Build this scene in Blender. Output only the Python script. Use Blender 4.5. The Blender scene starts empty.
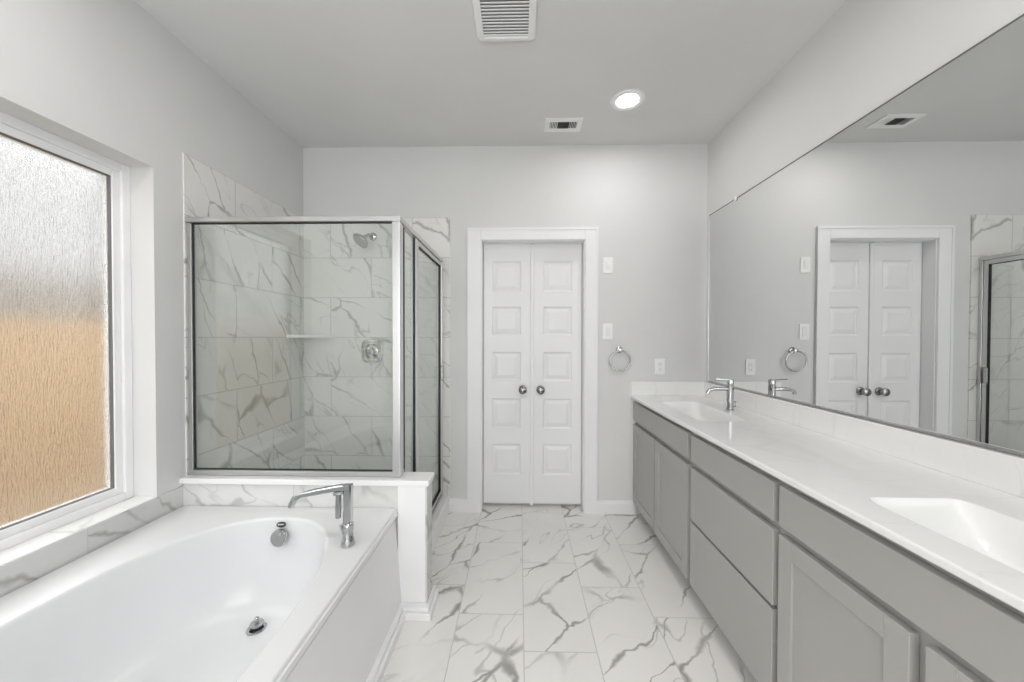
import bpy, bmesh, math, random
from math import sin, cos, pi, radians
from mathutils import Vector, Matrix

S = bpy.context.scene
COL = S.collection

# ------------------------------------------------------------------ camera, sky, sun, exposure
cam_d = bpy.data.cameras.new('camera')
cam = bpy.data.objects.new('camera', cam_d)
COL.objects.link(cam)
cam_d.sensor_width = 36.0
cam_d.lens = 369.36 / 1024 * 36.0
cam_d.shift_x = (512 - 510.83) / 1024
cam_d.shift_y = (341.91 - 341) / 1024
cam_d.clip_start = 0.02
yaw, pitch, roll = 0.0233, -0.0133, 0.0019
_f = Vector((-sin(yaw) * cos(pitch), cos(yaw) * cos(pitch), sin(pitch)))
_r = Vector((cos(yaw), sin(yaw), 0))
_u = _r.cross(_f)
_r2 = cos(roll) * _r + sin(roll) * _u
_u2 = -sin(roll) * _r + cos(roll) * _u
M = Matrix((_r2, _u2, -_f)).transposed().to_4x4()
M.translation = (0, 0, 1.3204)
cam.matrix_world = M
S.camera = cam

S.view_settings.view_transform = 'Standard'
S.view_settings.look = 'None'
S.view_settings.exposure = 1.56
S.view_settings.gamma = 1.0
S.view_settings.use_curve_mapping = False
S.cycles.use_denoising = True
S.cycles.max_bounces = 14
S.cycles.diffuse_bounces = 7
S.cycles.glossy_bounces = 6
S.cycles.transmission_bounces = 8
S.cycles.transparent_max_bounces = 16
S.cycles.sample_clamp_indirect = 6.0
S.cycles.caustics_refractive = True
S.cycles.caustics_reflective = False
S.cycles.blur_glossy = 0.5

SKY_STRENGTH = 1.6
LAMP_STRENGTH = 40.0
world = bpy.data.worlds.new('sky')
S.world = world
world.use_nodes = True
_bg = world.node_tree.nodes['Background']
_bg.inputs['Color'].default_value = (0.99, 0.98, 0.995, 1)
_bg.inputs['Strength'].default_value = SKY_STRENGTH

sun_d = bpy.data.lights.new('sun', 'SUN')
sun_d.energy = 0.35
sun_d.angle = radians(1.5)
sun_d.color = (1.0, 0.93, 0.82)
sun = bpy.data.objects.new('sun', sun_d)
sun.rotation_euler = Vector((-0.55, -0.2, -1.0)).to_track_quat('-Z', 'Y').to_euler()
sun.location = (0, 0, 6)
COL.objects.link(sun)

def portal(name, loc, direction, sx, sy):
    d = bpy.data.lights.new(name, 'AREA')
    d.shape = 'RECTANGLE'; d.size = sx; d.size_y = sy
    d.cycles.is_portal = True
    o = bpy.data.objects.new(name, d)
    o.location = loc
    o.rotation_euler = Vector(direction).to_track_quat('-Z', 'Y').to_euler()
    COL.objects.link(o)
portal('added_window_daylight', (-0.125, -1.21, 1.35), (0, 1, 0), 2.45, 2.2)  # sampling portal for the added rear window
portal('side_window_daylight', (-1.80, 1.16, 1.33), (1, 0, 0), 0.92, 1.5)

# ------------------------------------------------------------------ measures (metres)
D = 2.768            # back wall
XL, XR = -1.635, 1.381
H = 2.743
YR = -1.15           # wall behind the camera
RIM = 0.504           # tub rim height
CT = 0.888           # countertop

# ------------------------------------------------------------------ node helpers
class NT:
    def __init__(s, name):
        s.m = bpy.data.materials.new(name)
        s.m.use_nodes = True
        s.t = s.m.node_tree
        s.n = s.t.nodes
        s.out = s.n['Material Output']
        s.b = s.n['Principled BSDF']

    def put(s, sock, v):
        if isinstance(v, bpy.types.NodeSocket):
            s.t.links.new(v, sock)
        elif v is not None:
            sock.default_value = v

    def math(s, op, a, b=None, c=None, clamp=False):
        n = s.n.new('ShaderNodeMath'); n.operation = op; n.use_clamp = clamp
        for i, v in enumerate((a, b, c)):
            s.put(n.inputs[i], v)
        return n.outputs[0]

    def comb(s, x, y, z=0.0):
        n = s.n.new('ShaderNodeCombineXYZ')
        for i, v in enumerate((x, y, z)):
            s.put(n.inputs[i], v)
        return n.outputs[0]

    def vmath(s, op, a, b):
        n = s.n.new('ShaderNodeVectorMath'); n.operation = op
        s.put(n.inputs[0], a); s.put(n.inputs[1], b)
        return n.outputs[0]

    def pos(s):
        g = s.n.new('ShaderNodeNewGeometry')
        p = s.n.new('ShaderNodeSeparateXYZ')
        s.t.links.new(g.outputs['Position'], p.inputs[0])
        return {'x': p.outputs[0], 'y': p.outputs[1], 'z': p.outputs[2], 'p': g.outputs['Position']}

    def noise(s, vec, scale, detail=2.0, rough=0.5, dist=0.0):
        n = s.n.new('ShaderNodeTexNoise')
        s.put(n.inputs['Vector'], vec)
        n.inputs['Scale'].default_value = scale
        n.inputs['Detail'].default_value = detail
        n.inputs['Roughness'].default_value = rough
        n.inputs['Distortion'].default_value = dist
        return n.outputs['Fac']

    def remap(s, v, a, b, c=0.0, d=1.0, smooth=True):
        n = s.n.new('ShaderNodeMapRange')
        n.interpolation_type = 'SMOOTHSTEP' if smooth else 'LINEAR'
        for i, x in enumerate((v, a, b, c, d)):
            s.put(n.inputs[i], x)
        return n.outputs[0]

    def mix(s, f, a, b):
        n = s.n.new('ShaderNodeMix'); n.data_type = 'RGBA'
        s.put(n.inputs[0], f); s.put(n.inputs[6], a); s.put(n.inputs[7], b)
        return n.outputs[2]

    def bump(s, h, strength, dist=0.01):
        n = s.n.new('ShaderNodeBump')
        n.inputs['Strength'].default_value = strength
        n.inputs['Distance'].default_value = dist
        s.put(n.inputs['Height'], h)
        return n.outputs[0]


def c4(c):
    return (c[0], c[1], c[2], 1.0)


def simple(name, col, rough=0.5, metal=0.0, spec=0.5, coat=0.0, grain=0.0, gscale=60):
    t = NT(name)
    t.b.inputs['Roughness'].default_value = rough
    t.b.inputs['Metallic'].default_value = metal
    t.b.inputs['Specular IOR Level'].default_value = spec
    t.b.inputs['Coat Weight'].default_value = coat
    t.b.inputs['Coat Roughness'].default_value = 0.05
    p = t.pos()
    nz = t.noise(p['p'], 3.0, 3)
    k = t.remap(nz, 0.3, 0.7, 0.0, 1.0)
    lo = tuple(x * 0.975 for x in col)
    t.put(t.b.inputs['Base Color'], t.mix(k, c4(lo), c4(col)))
    if grain:
        t.put(t.b.inputs['Normal'], t.bump(t.noise(p['p'], gscale, 3), grain, 0.003))
    return t.m


def vein_layers(t, P, amt, seedvec=None):
    """dark calacatta veins over a pale clouded ground; returns (mask of veins 0..1, cloud 0..1)"""
    if seedvec is not None:
        P = t.vmath('ADD', P, seedvec)
    warp = t.n.new('ShaderNodeTexNoise')
    t.put(warp.inputs['Vector'], P)
    warp.inputs['Scale'].default_value = 3.2
    warp.inputs['Detail'].default_value = 4
    wv = t.vmath('MULTIPLY', t.vmath('SUBTRACT', warp.outputs['Color'], (0.5, 0.5, 0.5)), (0.20, 0.16, 0.0))
    w2 = t.n.new('ShaderNodeTexNoise')
    t.put(w2.inputs['Vector'], P)
    w2.inputs['Scale'].default_value = 17.0
    w2.inputs['Detail'].default_value = 3
    wf = t.vmath('MULTIPLY', t.vmath('SUBTRACT', w2.outputs['Color'], (0.5, 0.5, 0.5)), (0.035, 0.035, 0.0))
    Q = t.vmath('ADD', t.vmath('ADD', P, wv), wf)
    Qa = t.vmath('MULTIPLY', Q, (0.62, 1.55, 1.0))
    vo = t.n.new('ShaderNodeTexVoronoi')
    vo.feature = 'DISTANCE_TO_EDGE'
    vo.voronoi_dimensions = '2D'
    t.put(vo.inputs['Vector'], Qa)
    vo.inputs['Scale'].default_value = 3.0
    a = vo.outputs['Distance']
    thick = t.remap(t.noise(P, 5.0, 2), 0.36, 0.70, 0.012, 0.090)
    va = t.math('SUBTRACT', 1.0, t.remap(a, 0.0, thick))
    b = t.math('ABSOLUTE', t.math('SUBTRACT', t.noise(t.vmath('ADD', t.vmath('MULTIPLY', Q, (0.55, 1.5, 1)), (7.3, 3.1, 0)), 3.0, 2.0, 0.5), 0.5))
    vb = t.math('MULTIPLY', t.math('SUBTRACT', 1.0, t.remap(b, 0.0, 0.012)), 0.55)
    pres = t.remap(t.noise(t.vmath('ADD', P, (2.7, 9.2, 0)), 2.4, 2), 0.39, 0.57, 0.05, 1.0)
    pres2 = t.remap(t.noise(t.vmath('ADD', P, (5.1, 1.2, 0)), 2.6, 2), 0.42, 0.62, 0.0, 1.0)
    v = t.math('MAXIMUM', t.math('MULTIPLY', va, pres), t.math('MULTIPLY', vb, pres2))
    v = t.math('MULTIPLY', v, amt, clamp=True)
    cloud = t.remap(t.noise(P, 2.4, 4, 0.6), 0.35, 0.75)
    return v, cloud


def marble_tile(name, ra, qa, sr, sq, r0, q0, stag, seed, angle, rough, base, vein, amt, grout, gw=0.004):
    t = NT(name)
    p = t.pos()
    R_ = t.math('SUBTRACT', p[ra], r0)
    Q_ = t.math('SUBTRACT', p[qa], q0)
    rr = t.math('DIVIDE', R_, sr)
    k = t.math('FLOOR', rr)
    qq = t.math('ADD', t.math('DIVIDE', Q_, sq), t.math('MULTIPLY', k, stag))
    m = t.math('FLOOR', qq)
    fr = t.math('SUBTRACT', rr, k)
    fq = t.math('SUBTRACT', qq, m)
    dr = t.math('MULTIPLY', t.math('MINIMUM', fr, t.math('SUBTRACT', 1.0, fr)), sr)
    dq = t.math('MULTIPLY', t.math('MINIMUM', fq, t.math('SUBTRACT', 1.0, fq)), sq)
    d = t.math('MINIMUM', dr, dq)
    g = t.math('SUBTRACT', 1.0, t.remap(d, gw * 0.35, gw * 0.65))
    wn = t.n.new('ShaderNodeTexWhiteNoise'); wn.noise_dimensions = '3D'
    t.put(wn.inputs['Vector'], t.comb(k, m, seed))
    off = t.vmath('MULTIPLY', wn.outputs['Color'], (23.0, 31.0, 0.0))
    rot = t.n.new('ShaderNodeVectorRotate'); rot.rotation_type = 'Z_AXIS'
    t.put(rot.inputs['Vector'], t.comb(p[qa], p[ra], 0.0))
    sepc = t.n.new('ShaderNodeSeparateColor')
    t.put(sepc.inputs[0], wn.outputs['Color'])
    t.put(rot.inputs['Angle'], t.remap(sepc.outputs[2], 0, 1, angle - 0.35, angle + 0.35, smooth=False))
    v, cloud = vein_layers(t, rot.outputs[0], amt, off)
    tone = t.remap(sepc.outputs[0], 0, 1, 0.0, 0.5, smooth=False)
    b2 = tuple(x * 0.91 for x in base)
    ground = t.mix(t.math('ADD', t.math('MULTIPLY', cloud, 0.55), t.math('MULTIPLY', tone, 0.35)), c4(base), c4(b2))
    colr = t.mix(v, ground, c4(vein))
    colr = t.mix(g, colr, c4(grout))
    t.put(t.b.inputs['Base Color'], colr)
    t.put(t.b.inputs['Roughness'], t.math('ADD', rough, t.math('MULTIPLY', g, 0.4)))
    t.put(t.b.inputs['Normal'], t.bump(t.math('SUBTRACT', 1.0, g), 0.25, 0.002))
    return t.m


def marble_slab(name, base, vein, amt, rough, scale=1.0):
    t = NT(name)
    p = t.pos()
    P = t.vmath('MULTIPLY', p['p'], (scale, scale, scale))
    v, cloud = vein_layers(t, P, amt, (3.3, 8.1, 0))
    t.put(t.b.inputs['Base Color'], t.mix(v, t.mix(cloud, c4(base), c4(tuple(x * 0.97 for x in base))), c4(vein)))
    t.b.inputs['Roughness'].default_value = rough
    return t.m


def glass_mat(name, tint, boost=1.0):
    t = NT(name)
    t.n.remove(t.b)
    tr = t.n.new('ShaderNodeBsdfTransparent'); tr.inputs[0].default_value = c4(tint)
    gl = t.n.new('ShaderNodeBsdfGlossy'); gl.inputs['Roughness'].default_value = 0.0
    g = t.n.new('ShaderNodeNewGeometry')
    dt = t.n.new('ShaderNodeVectorMath'); dt.operation = 'DOT_PRODUCT'
    t.put(dt.inputs[0], g.outputs['Incoming']); t.put(dt.inputs[1], g.outputs['Normal'])
    inv = t.math('SUBTRACT', 1.0, t.math('ABSOLUTE', dt.outputs['Value']), clamp=True)
    fr = t.math('ADD', 0.043, t.math('MULTIPLY', t.math('POWER', inv, 5.0), 0.22))
    mx = t.n.new('ShaderNodeMixShader')
    t.put(mx.inputs[0], t.math('MULTIPLY', fr, boost, clamp=True))
    t.t.links.new(tr.outputs[0], mx.inputs[1]); t.t.links.new(gl.outputs[0], mx.inputs[2])
    t.t.links.new(mx.outputs[0], t.out.inputs[0])
    return t.m


def rain_glass(name):
    t = NT(name)
    t.n.remove(t.b)
    p = t.pos()
    v = t.comb(t.math('MULTIPLY', p['y'], 190.0), t.math('MULTIPLY', p['z'], 24.0), 0.0)
    n1 = t.noise(v, 1.0, 3, 0.6, 0.4)
    v2 = t.comb(t.math('MULTIPLY', p['y'], 420.0), t.math('MULTIPLY', p['z'], 60.0), 4.0)
    n2 = t.noise(v2, 1.0, 2, 0.5, 0.8)
    h = t.math('ADD', n1, t.math('MULTIPLY', n2, 0.5))
    nrm = t.bump(h, 0.48, 0.010)
    rf = t.n.new('ShaderNodeBsdfRefraction')
    rf.inputs['Color'].default_value = (0.97, 0.98, 0.97, 1)
    rf.inputs['Roughness'].default_value = 0.24
    rf.inputs['IOR'].default_value = 1.22
    t.put(rf.inputs['Normal'], nrm)
    tr = t.n.new('ShaderNodeBsdfTransparent')
    gl = t.n.new('ShaderNodeBsdfGlossy'); gl.inputs['Roughness'].default_value = 0.15
    t.put(gl.inputs['Normal'], nrm)
    m1 = t.n.new('ShaderNodeMixShader')
    t.put(m1.inputs[0], t.remap(n1, 0.35, 0.65, 0.12, 0.30))
    t.t.links.new(rf.outputs[0], m1.inputs[1]); t.t.links.new(tr.outputs[0], m1.inputs[2])
    m2 = t.n.new('ShaderNodeMixShader'); m2.inputs[0].default_value = 0.05
    t.t.links.new(m1.outputs[0], m2.inputs[1]); t.t.links.new(gl.outputs[0], m2.inputs[2])
    t.t.links.new(m2.outputs[0], t.out.inputs[0])
    return t.m


def emit_mat(name, col, strength):
    t = NT(name)
    t.b.inputs['Base Color'].default_value = (0.9, 0.9, 0.9, 1)
    t.b.inputs['Emission Color'].default_value = c4(col)
    t.b.inputs['Emission Strength'].default_value = strength
    return t.m


T_, L_ = 0.307, 0.612
MT = {
    'wall': simple('wall_paint', (0.68, 0.68, 0.677), 0.75, grain=0.08, gscale=220),
    'ceil': simple('ceiling_paint', (0.70, 0.70, 0.695), 0.85, grain=0.08, gscale=180),
    'trim': simple('trim_paint', (0.80, 0.80, 0.81), 0.35),
    'door': simple('door_paint', (0.76, 0.76, 0.77), 0.38),
    'tub': simple('tub_acrylic', (0.755, 0.76, 0.77), 0.2),
    'cap': simple('cap_solid_white', (0.84, 0.84, 0.84), 0.25),
    'chrome': simple('chrome', (0.50, 0.505, 0.51), 0.06, 1.0),
    'satin': simple('satin_chrome', (0.50, 0.50, 0.50), 0.22, 1.0),
    'alum': simple('bright_aluminium', (0.66, 0.66, 0.655), 0.30, 1.0),
    'knob': simple('dark_nickel', (0.30, 0.295, 0.29), 0.2, 1.0),
    'rubber': simple('dark_gasket', (0.012, 0.012, 0.012), 0.5),
    'dark': simple('dark_recess', (0.03, 0.03, 0.03), 0.8),
    'ductgrey': simple('duct_grey', (0.16, 0.16, 0.16), 0.7),
    'fanin': simple('fan_inside_grey', (0.34, 0.34, 0.335), 0.7),
    'cab': simple('cabinet_grey', (0.40, 0.39, 0.375), 0.42),
    'kick': simple('toe_kick_grey', (0.30, 0.295, 0.29), 0.6),
    'counter': marble_slab('counter_white', (0.84, 0.84, 0.835), (0.66, 0.66, 0.65), 0.25, 0.10),
    'sill': marble_slab('sill_marble', (0.84, 0.84, 0.83), (0.55, 0.54, 0.52), 0.6, 0.2),
    'plate': simple('switch_plastic', (0.86, 0.86, 0.85), 0.35),
    'vinyl': simple('window_vinyl', (0.84, 0.84, 0.845), 0.35),
    'grille': simple('grille_plastic', (0.86, 0.86, 0.855), 0.45),
    'badge': simple('badge_black', (0.01, 0.01, 0.01), 0.3),
    'glass': glass_mat('clear_glass', (0.970, 0.985, 0.975), 1.9),
    'rain': rain_glass('rain_glass'),
    'lens': emit_mat('lamp_lens', (1.0, 0.965, 0.955), LAMP_STRENGTH),
    'floor': marble_tile('floor_marble_tile', 'x', 'y', T_, L_, 0.0213, 2.352 - L_ / 3, 1 / 3, 3.0, -0.70, 0.24,
                         (0.79, 0.775, 0.748), (0.335, 0.322, 0.30), 1.0, (0.50, 0.49, 0.465), 0.0045),
    'tback': marble_tile('shower_back_marble', 'z', 'x', 0.2985, 0.62, 2.211, -1.424 + 0.31, 0.5, 11.0, 0.75, 0.34,
                         (0.76, 0.75, 0.73), (0.33, 0.325, 0.31), 0.8, (0.50, 0.495, 0.475), 0.0045),
    'tleft': marble_tile('shower_side_marble', 'z', 'y', 0.2985, 0.62, 2.211, 2.40, 0.5, 5.0, 0.95, 0.34,
                         (0.76, 0.75, 0.73), (0.33, 0.325, 0.31), 0.9, (0.50, 0.495, 0.475), 0.0045),
    'tstripx': marble_tile('surround_marble_front', 'z', 'x', 0.305, 0.61, 0.33, -1.085, 0.5, 21.0, 0.8, 0.2,
                           (0.70, 0.70, 0.69), (0.40, 0.395, 0.38), 0.7, (0.50, 0.50, 0.48), 0.004),
    'tstripy': marble_tile('surround_marble_side', 'z', 'y', 0.305, 0.61, 0.33, 1.347, 0.5, 27.0, 0.8, 0.2,
                           (0.62, 0.62, 0.61), (0.33, 0.325, 0.31), 0.8, (0.50, 0.50, 0.48), 0.004),
    'fence': simple('fence_tan', (0.265, 0.185, 0.108), 0.8, grain=0.3, gscale=8),
    'housewall': simple('far_stucco', (0.25, 0.253, 0.255), 0.9),
    'housebase': simple('far_base', (0.16, 0.142, 0.122), 0.9),
    'dirt': simple('ground_dirt', (0.26, 0.21, 0.15), 0.95, grain=0.4, gscale=12),
}
# mirror
_t = NT('mirror_silver')
_t.b.inputs['Base Color'].default_value = (0.82, 0.83, 0.825, 1)
_t.b.inputs['Metallic'].default_value = 1.0
_t.b.inputs['Roughness'].default_value = 0.0
MT['mirror'] = _t.m


# ------------------------------------------------------------------ mesh helpers
class MB:
    def __init__(s):
        s.bm = bmesh.new()

    def box(s, x0, x1, y0, y1, z0, z1, bev=0.0, seg=2, mat=None):
        vs = [s.bm.verts.new(v) for v in ((x0, y0, z0), (x1, y0, z0), (x1, y1, z0), (x0, y1, z0),
                                          (x0, y0, z1), (x1, y0, z1), (x1, y1, z1), (x0, y1, z1))]
        fs = [s.bm.faces.new([vs[i] for i in q]) for q in
              ((3, 2, 1, 0), (4, 5, 6, 7), (0, 1, 5, 4), (1, 2, 6, 5), (2, 3, 7, 6), (3, 0, 4, 7))]
        if mat is not None:
            for v in vs:
                v.co = mat @ v.co
        if bev:
            es = set(e for f in fs for e in f.edges)
            bmesh.ops.bevel(s.bm, geom=list(es), offset=bev, segments=seg, profile=0.5, affect='EDGES')
        return s

    def prism(s, pts, axis, a, b, bev=0.0):
        """polygon pts in the plane across 'axis', from a to b"""
        def mk(p, w):
            if axis == 'x': return (w, p[0], p[1])
            if axis == 'y': return (p[0], w, p[1])
            return (p[0], p[1], w)
        A = [s.bm.verts.new(mk(p, a)) for p in pts]
        B = [s.bm.verts.new(mk(p, b)) for p in pts]
        n = len(pts)
        fs = [s.bm.faces.new(A[::-1]), s.bm.faces.new(B)]
        for i in range(n):
            j = (i + 1) % n
            fs.append(s.bm.faces.new((A[i], A[j], B[j], B[i])))
        bmesh.ops.recalc_face_normals(s.bm, faces=fs)
        if bev:
            es = set(e for f in fs for e in f.edges)
            bmesh.ops.bevel(s.bm, geom=list(es), offset=bev, segments=2, profile=0.5, affect='EDGES')
        return s

    def rings(s, rings, cap0=False, cap1=False, closed=True):
        rv = [[s.bm.verts.new(p) for p in r] for r in rings]
        n = len(rv[0])
        for a, b in zip(rv, rv[1:]):
            for i in range(n if closed else n - 1):
                j = (i + 1) % n
                s.bm.faces.new((a[i], a[j], b[j], b[i]))
        if cap0: s.bm.faces.new(rv[0][::-1])
        if cap1: s.bm.faces.new(rv[-1])
        return s

    def lathe(s, prof, origin, axis, n=40, cap0=True, cap1=True):
        """prof: (radius, height along axis)"""
        ax = Vector(axis).normalized()
        q = ax.to_track_quat('Z', 'Y')
        o = Vector(origin)
        R = []
        for r, h in prof:
            R.append([o + q @ Vector((r * cos(2 * pi * i / n), r * sin(2 * pi * i / n), h)) for i in range(n)])
        return s.rings(R, cap0, cap1)

    def tube(s, pts, rad, n=20, flat=1.0, up=(0, 0, 1)):
        """swept section along pts; rad scalar or per-point; flat squashes along 'up'"""
        P = [Vector(p) for p in pts]
        rs = rad if isinstance(rad, (list, tuple)) else [rad] * len(P)
        R = []
        upv = Vector(up)
        for i, p in enumerate(P):
            d = (P[min(i + 1, len(P) - 1)] - P[max(i - 1, 0)]).normalized()
            side = d.cross(upv)
            if side.length < 1e-3:
                side = d.cross(Vector((1, 0, 0)))
            side.normalize()
            u2 = side.cross(d).normalized()
            R.append([p + side * rs[i] * cos(2 * pi * k / n) + u2 * rs[i] * flat * sin(2 * pi * k / n) for k in range(n)])
        return s.rings(R, True, True)

    def bar(s, pts, w, h, up=(0, 0, 1), bev=0.0):
        """rectangular section swept along pts (w across, h along up)"""
        P = [Vector(p) for p in pts]
        ws = w if isinstance(w, (list, tuple)) else [w] * len(P)
        hs = h if isinstance(h, (list, tuple)) else [h] * len(P)
        R = []
        for i, p in enumerate(P):
            d = (P[min(i + 1, len(P) - 1)] - P[max(i - 1, 0)]).normalized()
            side = d.cross(Vector(up)).normalized()
            u2 = side.cross(d).normalized()
            a, b = ws[i] / 2, hs[i] / 2
            c = min(a, b) * 0.3
            R.append([p + side * x + u2 * y for x, y in ((a, b - c), (a - c, b), (-a + c, b), (-a, b - c), (-a, -b + c), (-a + c, -b), (a - c, -b), (a, -b + c))])
        return s.rings(R, True, True)

    def torus(s, c, R, r, axis, n=56, m=14):
        q = Vector(axis).normalized().to_track_quat('Z', 'Y')
        c = Vector(c)
        rv = []
        for i in range(n):
            a = 2 * pi * i / n
            rv.append([s.bm.verts.new(c + q @ Vector(((R + r * cos(2 * pi * k / m)) * cos(a), (R + r * cos(2 * pi * k / m)) * sin(a), r * sin(2 * pi * k / m)))) for k in range(m)])
        for i in range(n):
            for k in range(m):
                s.bm.faces.new((rv[i][k], rv[(i + 1) % n][k], rv[(i + 1) % n][(k + 1) % m], rv[i][(k + 1) % m]))
        return s

    def build(s, name, mat, parent=None, smooth=None, fix=True):
        if fix:
            bmesh.ops.recalc_face_normals(s.bm, faces=s.bm.faces[:])
        me = bpy.data.meshes.new(name)
        s.bm.to_mesh(me); s.bm.free()
        me.materials.append(MT[mat])
        if smooth:
            me.shade_smooth()
            try:
                me.set_sharp_from_angle(angle=radians(smooth))
            except Exception:
                pass
        o = bpy.data.objects.new(name, me)
        COL.objects.link(o)
        if parent is not None:
            o.parent = parent
            if parent.type == 'EMPTY' or True:
                o.matrix_parent_inverse = Matrix.Translation(parent.location).inverted()
        return o


def tag(o, label, cat, group=None):
    o['label'] = label
    o['category'] = cat
    if group: o['group'] = group
    return o


def struct(o):
    o['kind'] = 'structure'
    return o


def thing(name, loc, label, cat, group=None):
    o = bpy.data.objects.new(name, None)
    o.empty_display_size = 0.05
    o.location = loc
    COL.objects.link(o)
    return tag(o, label, cat, group)


def box_obj(name, mat, b, parent=None, bev=0.0):
    return MB().box(*b, bev=bev).build(name, mat, parent, smooth=15 if bev else None)


def ray_rect(cx, cy, a, x0, x1, y0, y1):
    ca, sa = cos(a), sin(a)
    t = 1e9
    if ca > 1e-9: t = min(t, (x1 - cx) / ca)
    if ca < -1e-9: t = min(t, (x0 - cx) / ca)
    if sa > 1e-9: t = min(t, (y1 - cy) / sa)
    if sa < -1e-9: t = min(t, (y0 - cy) / sa)
    return (cx + ca * t, cy + sa * t)


def super_pt(cx, cy, a, b, n, th):
    # parametrised so that point lies on the ray at angle th
    ca, sa = cos(th), sin(th)
    r = (abs(ca / a) ** n + abs(sa / b) ** n) ** (-1.0 / n)
    return (cx + ca * r, cy + sa * r)


def angle_list(cx, cy, x0, x1, y0, y1, n):
    A = []
    cor = [math.atan2(y - cy, x - cx) % (2 * pi) for x in (x0, x1) for y in (y0, y1)]
    ext = sorted(cor)
    for i in range(4):
        a = ext[i]; b = ext[(i + 1) % 4]
        if b <= a: b += 2 * pi
        k = max(4, int(n * (b - a) / (2 * pi)))
        # cluster evenly along the side by angle
        A += [a + (b - a) * j / k for j in range(k)]
    return A


# ------------------------------------------------------------------ the room
struct(box_obj('floor', 'floor', (-1.86, 1.52, YR - 0.1, 2.95, -0.08, 0.0)))
struct(box_obj('ceiling', 'ceil', (-1.86, 1.52, YR - 0.1, 2.95, H, H + 0.12)))
WY0, WY1, WZ0, WZ1 = 0.70, 1.62, 0.575, 2.075    # window opening
w = MB()
w.box(-1.85, XL, YR - 0.1, WY0, 0, H)
w.box(-1.85, XL, WY1, D + 0.14, 0, H)
w.box(-1.85, XL, WY0, WY1, 0, WZ0)
w.box(-1.85, XL, WY0, WY1, WZ1, H)
struct(w.build('wall_left', 'wall'))
struct(box_obj('wall_right', 'wall', (XR, XR + 0.12, YR - 0.1, D + 0.14, 0, H)))
RX0, RX1, RZ0, RZ1 = -1.35, 1.10, 0.25, 2.45     # added wide opening, lets in fill daylight behind the camera
w = MB()
w.box(XL, RX0, YR - 0.1, YR, 0, H)
w.box(RX1, XR, YR - 0.1, YR, 0, H)
w.box(RX0, RX1, YR - 0.1, YR, 0, RZ0)
w.box(RX0, RX1, YR - 0.1, YR, RZ1, H)
struct(w.build('wall_rear', 'wall'))
DX0, DX1, DZ = -0.287, 0.487, 2.042
w = MB()
w.box(XL, DX0, D, D + 0.14, 0, H)
w.box(DX1, XR, D, D + 0.14, 0, H)
w.box(DX0, DX1, D, D + 0.14, DZ, H)
struct(w.build('wall_back', 'wall'))
struct(box_obj('wall_light_stop', 'wall', (DX0 - 0.1, DX1 + 0.1, D + 0.14, D + 0.18, 0, DZ + 0.1)))  # added unseen slab, keeps sky light from leaking around the doors

# shower wall tile
struct(box_obj('wall_tile_left', 'tleft', (XL, XL + 0.006, 1.766, D, 0, 2.211)))
struct(box_obj('wall_tile_back', 'tback', (XL + 0.006, -0.522, D - 0.01, D, 0, 2.211)))

# half wall between tub and shower
w = MB()
w.prism([(XL, 1.755), (-0.576, 1.755), (-0.576, 1.732), (-0.445, 1.732), (-0.445, 1.835), (XL, 1.835)], 'z', 0, 0.611)
struct(w.build('wall_partition', 'trim'))
struct(box_obj('wall_partition_tile', 'tstripy', (-0.445, -0.437, 1.735, 1.835, 0, 0.611)))
w = MB()
w.prism([(XL, 1.728), (-0.428, 1.728), (-0.428, 1.850), (XL + 0.0062, 1.850), (XL + 0.0062, 1.7655), (XL, 1.7655)], 'z', 0.611, 0.638, bev=0.004)
struct(w.build('trim_1', 'cap', smooth=15))
# shower curb and pan
struct(box_obj('trim_2', 'cap', (-0.66, -0.527, 1.836, D - 0.01, 0.0, 0.13), bev=0.004))
struct(box_obj('floor_shower', 'cap', (XL + 0.006, -0.66, 1.836, D - 0.01, 0.0, 0.045)))
# tub surround strips and sill
struct(box_obj('trim_3', 'tstripy', (XL, XL + 0.007, 0.045, 1.755, RIM - 0.02, 0.595)))
struct(box_obj('trim_4', 'tstripx', (XL + 0.007, -0.577, 1.744, 1.755, RIM - 0.02, 0.611)))
struct(box_obj('trim_5', 'sill', (-1.735, XL - 0.0005, WY0, WY1, WZ0, 0.597)))

# baseboards
def base_run(name, x0, x1, y0, y1, hgt=0.10, th=0.015, face='-y'):
    m = MB()
    if face == '-y':
        m.prism([(y1, 0), (y0, 0), (y0, hgt - 0.02), (y0 + 0.005, hgt - 0.012), (y0 + 0.005, hgt - 0.004), (y1, hgt)], 'x', x0, x1)
    elif face == '+x':
        m.prism([(x0, 0), (x1, 0), (x1, hgt - 0.02), (x1 - 0.005, hgt - 0.012), (x1 - 0.005, hgt - 0.004), (x0, hgt)], 'y', y0, y1)
    return struct(m.build(name, 'trim'))
base_run('baseboard_back', -0.527, -0.388, D - 0.015, D)
base_run('baseboard_back', 0.581, 0.8695, D - 0.015, D)
base_run('baseboard_rear', XL, XR, YR, YR + 0.015, face='-y')
# small trim around the tub apron and the end of the half wall
m = MB()
for (zz0, zz1, tk) in ((0, 0.034, 0.028), (0.034, 0.056, 0.016)):
    xo = -0.556 + tk                # face along the apron
    yo = 1.732 - tk - 0.018
    xr = -0.437 + tk
    m.prism([(-0.60, 0.05), (xo, 0.05), (xo, yo), (xr, yo), (xr, 1.86), (-0.437, 1.86), (-0.437, 1.732), (-0.60, 1.732)], 'z', zz0, zz1, bev=0.003)
struct(m.build('baseboard_tub', 'trim', smooth=15))

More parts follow.
